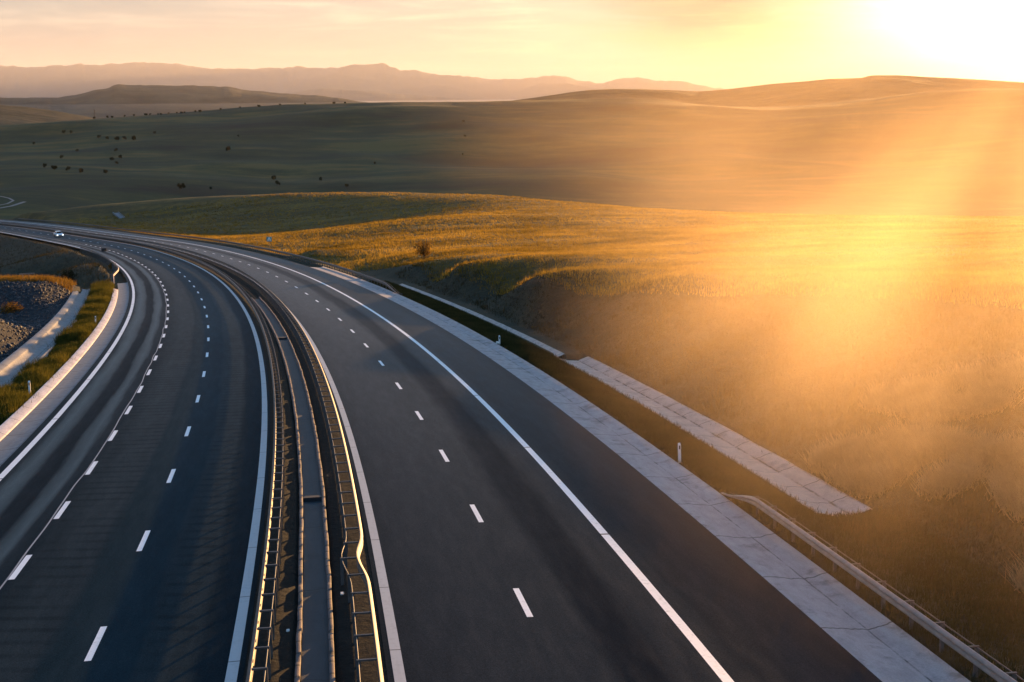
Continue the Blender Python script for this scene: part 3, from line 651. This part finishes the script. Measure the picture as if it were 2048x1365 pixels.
# ------------------------------------------------------------------ trees on the hill
M_LEAF = grass_mat('tree_leaves', [(.006, .01, .005), (.014, .02, .008), (.025, .03, .012)], .1, .8)
M_LEAFO = grass_mat('autumn_leaves', [(.06, .035, .01), (.14, .08, .02), (.22, .14, .04)], .5, 1.2)
M_BARK = plain('bark', (.05, .04, .03), .9, 0, .3)
def crown_mesh(seed, n, R, H, z0, leaf, spread=1.0):
    r = np.random.default_rng(seed); cl = r.normal(size=(14, 3)); cl /= np.linalg.norm(cl, axis=1)[:, None]; cl *= (r.random((14, 1))**.4)*[R*.72, R*.72, H*.36]; cl[:, 2] += z0+H*.5
    k = r.integers(0, 14, n); d = r.normal(size=(n, 3)); d /= np.linalg.norm(d, axis=1)[:, None]; c = cl[k]+d*(r.random((n, 1))**.33)*R*.36*spread
    a = r.normal(size=(n, 3)); a /= np.linalg.norm(a, axis=1)[:, None]; b_ = np.cross(a, d); b_ /= np.linalg.norm(b_, axis=1)[:, None]+1e-6
    s = leaf*(.6+.8*r.random((n, 1))); V = np.stack([c-a*s, c+b_*s*.6, c+a*s, c-b_*s*.6], 1).reshape(-1, 3)
    return mesh('crown', V, np.arange(4*n).reshape(-1, 4))
def trunk_mesh(seed, H, r0):
    r = np.random.default_rng(seed); b_ = MB(); b_.tube((0, 0, -.4), (.05*H, 0, H), r0, r0*.4, 7)
    for i in range(4):
        a = r.random()*2*PI; z = H*(.45+.4*r.random()); b_.tube((.03*H, 0, z), (math.cos(a)*H*.4, math.sin(a)*H*.4, z+H*.45), r0*.45, r0*.15, 5)
    return b_
protos = []
for i, (R, H) in enumerate([(2.6, 4.6), (2.0, 4.0), (3.1, 4.2)]):
    t = empty('tree', (0, 0, 0)); trunk_mesh(i, H*.5, .18).build('trunk', M_BARK, t); obj('crown', crown_mesh(i+5, 1100, R, H, H*.18, .3), M_LEAF, t); protos.append(t)
used = [False]*3
def tree(u, v, label, size, kind, group, D0=300):
    q = hit(u, v, D0); k = kind % 3; p_ = protos[k]
    if not used[k]: t = p_; used[k] = True
    else:
        t = p_.copy(); COL.objects.link(t)
        for chd in p_.children: c2 = chd.copy(); COL.objects.link(c2); c2.parent = t
    t.location = q; t.rotation_euler = (0, 0, random.random()*6.28); t.scale = (size, size, size*(.85+.3*random.random())); tag(t, label, 'tree', group)
G = 'scattered trees on the green hillside'
tl = [(362, 382, 'largest dark round tree on the lower hillside above the golden ridge', 1.15), (421, 381, 'slender small tree right of the largest dark tree on the lower hillside', .6),
 (547, 361, 'upper of the paired dark trees above the golden ridge', .85), (556, 373, 'lower of the paired dark trees above the golden ridge', .8), (642, 364, 'lone round dark tree right of the paired trees above the golden ridge', .75), (694, 375, 'small tree closest above the top of the golden ridge', .6),
 (456, 305, 'lone bushy tree halfway up the hill by a dark hollow', .95), (477, 275, 'small lone tree high on the hill above the dark hollow', .55), (309, 269, 'small lone tree just below the skyline bushes', .6),
 (232, 305, 'topmost tree of the cluster of four on the left hillside', .75), (241, 319, 'largest tree of the cluster of four on the left hillside', .9), (224, 322, 'smaller left tree of the cluster of four on the hillside', .7), (234, 330, 'lowest tree of the cluster of four on the hillside', .65),
 (90, 338, 'first tree at the left end of the hedge like row', .8), (109, 341, 'second tree from the left in the hedge like row', .8), (136, 344, 'third tree from the left in the hedge like row', .8), (162, 348, 'biggest tree at the right end of the hedge like row', 1.0), (212, 348, 'small tree standing apart right of the hedge like row', .75),
 (123, 319, 'low spreading tree above the hedge like row', .7), (68, 291, 'lone small tree on the far left upper slope', .7), (154, 304, 'faint small tree left of the cluster of four', .6), (128, 269, 'left tree of the pair at the end of the dark thicket line', .8), (143, 269, 'right tree of the pair at the end of the dark thicket line', .8), (267, 282, 'dark tree at the right end of the thicket line under the skyline', 1.0),
 (198, 278, 'low thicket tree at the left of the dark thicket line', .8), (215, 281, 'low thicket tree left of the middle of the thicket line', .9), (234, 282, 'low thicket tree right of the middle of the thicket line', .9), (250, 282, 'low thicket tree beside the right end of the thicket line', .9),
 (750, 330, 'tiny faint tree on the bare slope right of the other trees', .5), (927, 245, 'faint tree high on the hazy part of the hill', .5), (930, 275, 'faint tree midway on the hazy part of the hill', .5), (925, 312, 'faint low tree on the hazy part of the hill', .45)]
for i, (u, v, lab, s_) in enumerate(tl): tree(u, v, lab, s_, i, G)
hu, hv = zip(*HILL)
for i, u in enumerate([188, 215, 224, 249, 268, 292, 300, 316, 322, 337, 354, 363, 369, 391, 400, 441, 480, 518, 560, 610, 668, 690]):
    v = float(np.interp(u, hu, hv)); q = at(u, v, 1490); q[2] = gz(q[0:1], q[1:2])[0]-.6
    p_ = protos[i % 3]; t = p_.copy(); COL.objects.link(t)
    for chd in p_.children: c2 = chd.copy(); COL.objects.link(c2); c2.parent = t
    t.location = q; t.scale = (.5+.25*random.random(),)*3; t.rotation_euler = (0, 0, random.random()*6); tag(t, 'tiny dark tree on the skyline of the green hill', 'tree', 'tiny trees along the skyline of the green hill')
def bush(u, v, label, R, H, seed, mat, n=1500, leaf=.1, D0=60, cat='bush', D=None):
    q = hit(u, v, D0) if D is None else at(u, v, D)
    t = empty('bush', q, label=label, cat=cat)
    b_ = MB(); r = np.random.default_rng(seed)
    for i in range(7): a = r.random()*2*PI; b_.tube((0, 0, -.2), (math.cos(a)*R*.5*r.random(), math.sin(a)*R*.5*r.random(), H*(.6+.4*r.random())), R*.03, R*.012, 5)
    b_.build('stems', M_BARK, t); obj('foliage', crown_mesh(seed, n, R, H, -.12*H, leaf, 1.25), mat, t)
    return t
bush(848, 517, 'feathery autumn bush standing alone on the edge of the golden field', 1.5, 3.3, 201, M_LEAFO, 900, .12)
bush(226, 541, 'orange bush beside the kinked guardrail end on the left', .9, 1.5, 202, M_LEAFO, 700, .1)
bush(138, 563, 'olive bush with a bare twig at the end of the orange grass strip', 1.4, 2.2, 203, M_LEAF, 700, .11)
bush(22, 625, 'yellowish bush growing between the dark rocks', 1.4, 1.0, 204, M_LEAFO, 900, .1)

# faint pylon beyond the hill
q = at(190, 236, 2600); q[2] = -52
pl = empty('power_pylon', q, label='faint lattice pylon in the misty valley beyond the hill', cat='pylon')
b = MB(); Hp = at(190, 219, 2600)[2]+52
for sx in (-1, 1):
    for sy in (-1, 1): b.tube((sx*3, sy*3, 0), (sx*.5, sy*.5, Hp), .22, .15, 5)
for k in range(6):
    z0, z1 = Hp*k/6, Hp*(k+1)/6; w0, w1 = 3-2.5*k/6, 3-2.5*(k+1)/6
    for sy in (-1, 1): b.tube((-w0, sy*w0, z0), (w1, sy*w1, z1), .1, .1, 4); b.tube((w0, sy*w0, z0), (-w1, sy*w1, z1), .1, .1, 4)
b.build('lattice_mast', M_STEELD, pl)
for k in range(3):
    b = MB(); z = Hp*(.72+.12*k); b.tube((-5+k, 0, z), (5-k, 0, z), .15, .15, 4); b.build('cross_arm', M_STEELD, pl)

# farm track at the foot of the hill
def track(pts, w, D0):
    P = np.array([hit(u, v, D0) for u, v in pts]); t = np.linspace(0, len(P)-1, 60); Q = np.stack([np.interp(t, np.arange(len(P)), P[:, i]) for i in range(3)], 1)
    d = np.gradient(Q[:, :2], axis=0); d /= np.linalg.norm(d, axis=1)[:, None]+1e-9; nrm = np.stack([-d[:, 1], d[:, 0]], 1)
    V = []
    for k in range(len(Q)):
        for e in (-w, 0, w): x, y = Q[k, :2]+nrm[k]*e; V.append((x, y, float(gz(np.array([x]), np.array([y]))[0])+.35))
    tag(obj('track', mesh('track', V, grid_faces(60, 3), None, True), plain('track_gravel', (.25, .23, .2), .9, 0, .15)), kind='structure')
track([(-60, 424), (0, 418), (22, 414), (38, 409), (50, 405)], 1.1, 560)
track([(-40, 392), (0, 394), (18, 398), (27, 403), (15, 409), (-10, 414)], .7, 560)

# ------------------------------------------------------------------ rocks on the left bank
def rocks():
    r = np.random.default_rng(301); t = (1+5**.5)/2
    iv = np.array([(-1, t, 0), (1, t, 0), (-1, -t, 0), (1, -t, 0), (0, -1, t), (0, 1, t), (0, -1, -t), (0, 1, -t), (t, 0, -1), (t, 0, 1), (-t, 0, -1), (-t, 0, 1)])/1.9
    fi = np.array([(0, 11, 5), (0, 5, 1), (0, 1, 7), (0, 7, 10), (0, 10, 11), (1, 5, 9), (5, 11, 4), (11, 10, 2), (10, 7, 6), (7, 1, 8), (3, 9, 4), (3, 4, 2), (3, 2, 6), (3, 6, 8), (3, 8, 9), (4, 9, 5), (2, 4, 11), (6, 2, 10), (8, 6, 7), (9, 8, 1)])
    n = 20000; s = 44+r.random(n)*96; o = -20.9-r.random(n)*24*np.clip((140-s)/40+.35, .35, 1)
    P = road(s, o); z = gz(P[:, 0], P[:, 1]); sz = .06+.15*r.random(n)**4
    V = iv[None]*(1+.45*(r.random((n, 12, 1))-.5))*sz[:, None, None]*(.6+.8*r.random((n, 1, 3)))
    a = r.random(n)*6.28; c_, s_ = np.cos(a)[:, None], np.sin(a)[:, None]; V = np.stack([V[..., 0]*c_-V[..., 1]*s_, V[..., 0]*s_+V[..., 1]*c_, V[..., 2]], -1)
    V = V+np.stack([P[:, 0], P[:, 1], z+sz*.15], 1)[:, None]
    Fs = (fi[None]+(np.arange(n)*12)[:, None, None]).reshape(-1, 3)
    g = NG('rock'); p = g.pos(); nz = g.noise(p, 1.6, 4, .7); n2 = g.noise(p, 14., 3)
    m = g.bsdf(g.ramp(g.math('ADD', g.math('MULTIPLY', nz, .75), g.math('MULTIPLY', n2, .25)), [(.35, (.008, .009, .012)), (.52, (.018, .02, .024)), (.62, (.045, .047, .05)), (.7, (.36, .34, .33))]), .7, n2, .5, .03)
    tag(obj('rock_slope', mesh('rock_slope', V.reshape(-1, 3), Fs), m), 'slope of loose dark grey rocks left of the concrete ditch', 'rocks', kind='stuff')
rocks()

# ------------------------------------------------------------------ grasses
def blades(name, x, y, h, w, k, mat, lean=.45, spread=.18, seed=1, label=None, zoff=0.0):
    r = np.random.default_rng(seed); n = len(x); z = gz(x, y)+zoff
    x, y, z, h, w = (np.repeat(a+np.zeros(n), k) for a in (x, y, z, h, w)); N = n*k
    sp_ = spread*h/np.maximum(h.mean(), 1e-6)*np.ones(N)
    bx = x+r.normal(size=N)*spread; by = y+r.normal(size=N)*spread; hh = h*(.55+.7*r.random(N)); a = r.random(N)*6.28; le = lean*hh*(.3+r.random(N)); b2 = r.random(N)*6.28
    dx, dy = np.cos(a)*w*.5, np.sin(a)*w*.5
    V = np.stack([np.stack([bx-dx, by-dy, z-.05], 1), np.stack([bx+dx, by+dy, z-.05], 1), np.stack([bx+np.cos(b2)*le, by+np.sin(b2)*le, z+hh], 1)], 1).reshape(-1, 3)
    return tag(obj(name, mesh(name, V, np.arange(3*N).reshape(-1, 3)), mat), label, 'grass', kind='stuff')
def polar(n, a0, a1, d0, d1, seed):
    r = np.random.default_rng(seed); a = a0+(a1-a0)*r.random(n); D = np.exp(math.log(d0)+(math.log(d1)-math.log(d0))*r.random(n)); return D*np.sin(a), D*np.cos(a), D
M_GV = grass_mat('verge_grass', [(.018, .022, .01), (.04, .042, .016), (.08, .065, .025)], .35, .5)
M_GL = grass_mat('left_verge_grass', [(.02, .028, .008), (.07, .07, .015), (.19, .145, .025)], .45, .6)
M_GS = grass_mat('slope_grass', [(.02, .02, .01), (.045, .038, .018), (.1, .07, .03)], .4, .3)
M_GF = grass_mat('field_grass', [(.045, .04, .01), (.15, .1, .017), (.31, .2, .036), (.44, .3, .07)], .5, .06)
M_GO = grass_mat('orange_grass', [(.08, .05, .012), (.17, .1, .022), (.26, .17, .045)], .5, .3)
M_BR = grass_mat('dry_brush', [(.1, .07, .045), (.26, .18, .11), (.42, .3, .19)], .45, .8)
r = np.random.default_rng(401)
n = 36000; s = -14+r.random(n)**1.3*145; o = 15.95+r.random(n)*np.where(s < 9.6, 5.2, 2.48); P = road(s, o)
blades('verge_grass', P[:, 0], P[:, 1], .16+.1*r.random(n), .025+s*.00025, 5, M_GV, seed=1, spread=.14, label='short dark green grass on the verge between gutter and slab ditch')
n = 26000; s = 30+r.random(n)*118; o = -15.75-r.random(n)*2.5; P = road(s, o)
blades('verge_grass', P[:, 0], P[:, 1], (.1+.5*r.random(n))*(.3+1.2*(vnoise(P[:, 0], P[:, 1], 2.3, 6)+.5)), .04, 5, M_GL, seed=2, spread=.16, label='tufted green and yellow grass between the pale kerb and the left ditch')
x, y, D = polar(150000, -.2, .5, 26, 175, 3); s, o = so(x, y); k = ((o > 20.98)|((o > 18.5)&(s < 9.7)))&(D < crestD(x, y)+4); x, y, D = x[k], y[k], D[k]
rr2 = np.random.default_rng(5).random(len(x))
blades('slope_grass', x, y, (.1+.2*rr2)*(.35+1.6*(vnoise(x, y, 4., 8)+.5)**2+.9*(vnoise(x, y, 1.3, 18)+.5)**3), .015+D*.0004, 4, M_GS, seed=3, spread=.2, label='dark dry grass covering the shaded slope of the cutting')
x, y, D = polar(240000, -.34, .5, 48, 500, 4); s, o = so(x, y); k = (o > 18)&(D > crestD(x, y)-2)&((D < ridgeD(x, y)+6))&((o > 20)|(s > 150)); x, y, D = x[k], y[k], D[k]
rr2 = np.random.default_rng(6).random(len(x))
edge = np.exp(-((D-crestD(x, y))/9)**2)
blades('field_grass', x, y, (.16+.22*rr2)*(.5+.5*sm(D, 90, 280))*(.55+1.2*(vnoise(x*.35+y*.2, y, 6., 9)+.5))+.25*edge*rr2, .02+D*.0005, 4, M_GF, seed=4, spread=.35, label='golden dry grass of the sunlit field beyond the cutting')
x, y, D = polar(26000, -.48, -.24, 150, 182, 7); s, o = so(x, y); uu = np.arctan2(x, y); k = (o < -20.8)&(D > 168); x, y, D = x[k], y[k], D[k]
blades('orange_grass', x, y, .35+.4*np.random.default_rng(8).random(len(x)), .07, 4, M_GO, seed=5, spread=.25, label='strip of orange dry grass along the top of the rock slope')
# pale dry brush on the cutting at the lower right
x, y, D = polar(90000, .24, .5, 33, 62, 9); s, o = so(x, y); nzb = vnoise(x, y, 5., 14)+.6*vnoise(x, y, 2., 15)
k = (D > 39)&(o > 21.3)&(nzb > -.1)&(o < 33)&(s > -6)&(s < 26); x, y, D = x[k], y[k], D[k]
blades('dry_brush', x, y, .4+.4*np.random.default_rng(10).random(len(x)), .04, 6, M_BR, .9, seed=6, spread=.25, label='pale tangled dry brush on the slope above the near guardrail')
# embankment beyond the left side
x, y, D = polar(30000, -.48, -.1, 180, 480, 11); s, o = so(x, y); k = (o < -15.8)&(s > 150); x, y, D = x[k], y[k], D[k]
blades('embankment_grass', x, y, .25+.3*np.random.default_rng(12).random(len(x)), .12, 3, M_GS, seed=7, spread=.4, label='dark grass on the shaded embankment below the far road')

# ------------------------------------------------------------------ light, sky, air
SAZ, SEL = math.radians(22.0), math.radians(2.8)
sd = Vector((math.sin(SAZ)*math.cos(SEL), math.cos(SAZ)*math.cos(SEL), math.sin(SEL)))
sun = bpy.data.lights.new('sun', 'SUN'); sun.energy = 5.0; sun.angle = math.radians(.5); sun.color = (1.0, .54, .2)
suno = bpy.data.objects.new('sun', sun); COL.objects.link(suno); suno.rotation_euler = sd.to_track_quat('Z', 'Y').to_euler(); suno.location = (0, 0, 400)
SKYK = 1.56
w = NG('World', True)
sky = w.n('TexSky', None, sky_type='NISHITA', sun_disc=False, sun_elevation=SEL, sun_rotation=SAZ, altitude=300.0, air_density=1.0, dust_density=1.6, ozone_density=1.5)
tc = w.n('TexCoord').outputs['Generated']; sx = w.n('SeparateXYZ', {0: tc})
cl = w.noise(w.mapv(tc, (2.2, 2.2, 24), (0, .06, 0)), 3.2, 6, .6, .4)
clm = w.math('MULTIPLY', w.rng(cl, .45, .72), w.rng(sx.outputs[2], .0, .05))
cl2 = w.noise(w.mapv(tc, (1.5, 1.5, 9), (0, -.12, 0)), 3.0, 4, .55, .3)
skyc = w.mix(w.math('MULTIPLY', clm, .5), sky.outputs[0], w.mix(1.0, sky.outputs[0], (3.2, 2.8, 3.0), 'MULTIPLY'))
skyc = w.mix(w.math('MULTIPLY', w.rng(cl2, .48, .68), .5), skyc, w.mix(1.0, skyc, (.5, .38, .3), 'MULTIPLY'))
lum = w.n('RGBToBW', {0: skyc}).outputs[0]
lum = w.math('MULTIPLY', w.math('POWER', lum, .12), SKYK)
peach = w.mix(1.0, w.n('CombineColor', {0: lum, 1: lum, 2: lum}).outputs[0], (1.1, .92, .84), 'MULTIPLY')
skyc = w.mix(w.rng(sx.outputs[2], .1, .45), skyc, w.mix(1.0, skyc, (.9, 1.5, 2.1), 'MULTIPLY'))
skyc = w.mix(w.rng(sx.outputs[2], .06, .3, .85, 0), skyc, peach)
c2 = Vector(ray(1430, 45)).normalized()
d2 = w.n('VectorMath', {0: w.n('VectorMath', {0: w.n('VectorMath', {0: tc}, operation='NORMALIZE').outputs[0], 1: tuple(c2)}, operation='SUBTRACT').outputs[0], 1: (9.5, 9.5, 19)}, operation='MULTIPLY').outputs[0]
d2 = w.math('SUBTRACT', w.n('VectorMath', {0: d2}, operation='LENGTH').outputs['Value'], w.math('MULTIPLY', w.math('SUBTRACT', cl, .5), 1.6))
skyc = w.mix(w.rng(d2, .1, 1.25, .75, 0), skyc, w.mix(1.0, skyc, (.62, .5, .42), 'MULTIPLY'))
dn = w.n('VectorMath', {0: w.n('VectorMath', {0: tc}, operation='NORMALIZE').outputs[0], 1: tuple(sd)}, operation='DOT_PRODUCT').outputs['Value']
au = w.math('MULTIPLY', w.math('POWER', w.math('MAXIMUM', dn, 0.0), 260.0), 8.0)
skyc = w.mix(1.0, skyc, w.mix(1.0, w.n('CombineColor', {0: au, 1: au, 2: au}).outputs[0], (1.0, .9, .72), 'MULTIPLY'), 'ADD')
bg = w.n('Background', {'Color': skyc, 'Strength': .1}); w.link(bg.outputs[0], w.out.inputs['Surface'])

def vol_box(name, x0, x1, y0, y1, z0, z1, dens, col, g, **k):
    b_ = MB(); b_.box(x0, x1, y0, y1, z0, z1); n_ = NG(name+'_air')
    v_ = n_.n('VolumePrincipled', {'Color': (*col, 1), 'Density': dens, 'Anisotropy': g}); n_.link(v_.outputs[0], n_.out.inputs['Volume'])
    return tag(b_.build(name, n_.m), kind='stuff', **k)
vol_box('haze', -9400, 9400, -250, 14800, -75, 330, 0.11e-4, (.95, .85, .75), .3, label='thin golden evening haze filling the whole valley', cat='haze')
vol_box('valley_mist', -9300, 9300, 3900, 14500, -70, 320, 0.9e-4, (.92, .88, .85), .1, label='pale mist between the far mountains and the nearer hills', cat='mist')
vol_box('low_mist', -9200, 9200, 3850, 12500, -68, 3, 1.3e-4, (.95, .9, .86), .1, label='dense pale mist lying low over the far valley floor', cat='mist')

# added dust over the field on the right, lit from behind by the low sun
def dust():  # volume added to imitate the lens-flare glow on the right side
    x0, x1, y0, y1, z0, z1 = -60, 150, 16, 420, -26, 36
    b_ = MB(); b_.box(x0, x1, y0, y1, z0, z1); n_ = NG('dust_air'); p = n_.pos()
    sep = n_.n('SeparateXYZ', {0: p}); X, Y, Z = sep.outputs
    # signed distance to the right of the slab ditch line
    A, B = road(12, 20.8)[:2], road(75, 20.8)[:2]; d = (B-A)/np.linalg.norm(B-A); nx, ny = d[1], -d[0]
    dist = n_.math('ADD', n_.math('ADD', n_.math('MULTIPLY', X, float(nx)), n_.math('MULTIPLY', Y, float(ny))), float(-(A[0]*nx+A[1]*ny)))
    # sunbeams put in as density streaks along the sun direction
    ca, sa = math.cos(SAZ), math.sin(SAZ); upd = sd.cross(Vector((ca, -sa, 0))) * -1
    dot = lambda v: n_.n('VectorMath', {0: p, 1: tuple(v)}, operation='DOT_PRODUCT').outputs['Value']
    st = n_.noise(n_.n('CombineXYZ', {0: dot((ca, -sa, 0)), 1: dot(upd), 2: n_.math('MULTIPLY', dot(sd), .012)}).outputs[0], .13, 2.5, .55)
    cl = n_.noise(p, .03, 4, .6)
    def gau(c, r_):
        q = n_.n('VectorMath', {0: p, 1: tuple(c)}, operation='SUBTRACT').outputs[0]; q = n_.n('VectorMath', {0: q, 1: tuple(1/v for v in r_)}, operation='MULTIPLY').outputs[0]
        l = n_.n('VectorMath', {0: q, 1: q}, operation='DOT_PRODUCT').outputs['Value']; return n_.math('MAXIMUM', n_.math('SUBTRACT', n_.math('EXPONENT', n_.math('MULTIPLY', l, -1.0)), .04), 0.0)
    g1 = n_.math('MULTIPLY', gau((13.4, 47, 9), (7.6, 18, 6.4)), .0135)
    g2 = n_.math('MULTIPLY', gau((28, 165, 14.5), (56, 118, 15)), .0006)
    den = n_.math('ADD', g1, g2)
    den = n_.math('ADD', g1, n_.math('MULTIPLY', g2, n_.rng(dist, -1, 18))); den = n_.math('MULTIPLY', den, n_.rng(st, .36, .63, .35, 1.55)); den = n_.math('MULTIPLY', den, n_.rng(cl, .3, .65, .5, 1.3))
    v_ = n_.n('VolumePrincipled', {'Color': (.96, .72, .44, 1), 'Density': den, 'Anisotropy': .5}); n_.link(v_.outputs[0], n_.out.inputs['Volume'])
    n_.m.cycles.volume_step_rate = 1.0
    return tag(b_.build('glare_cloud', n_.m), 'glowing golden dust volume imitating lens flare over the sunlit field on the right', 'dust', kind='stuff')
dust()

sc.render.engine = 'CYCLES'
sc.cycles.use_denoising = True; sc.cycles.denoiser = 'OPENIMAGEDENOISE'
sc.cycles.max_bounces = 6; sc.cycles.diffuse_bounces = 2; sc.cycles.glossy_bounces = 2; sc.cycles.transmission_bounces = 4; sc.cycles.transparent_max_bounces = 6; sc.cycles.volume_bounces = 1
sc.cycles.sample_clamp_indirect = 8
sc.cycles.volume_step_rate = 2.0; sc.cycles.volume_max_steps = 256
sc.view_settings.view_transform = 'Standard'; sc.view_settings.look = 'None'; sc.view_settings.gamma = 1.0; sc.view_settings.use_curve_mapping = False
sc.view_settings.exposure = 1.75
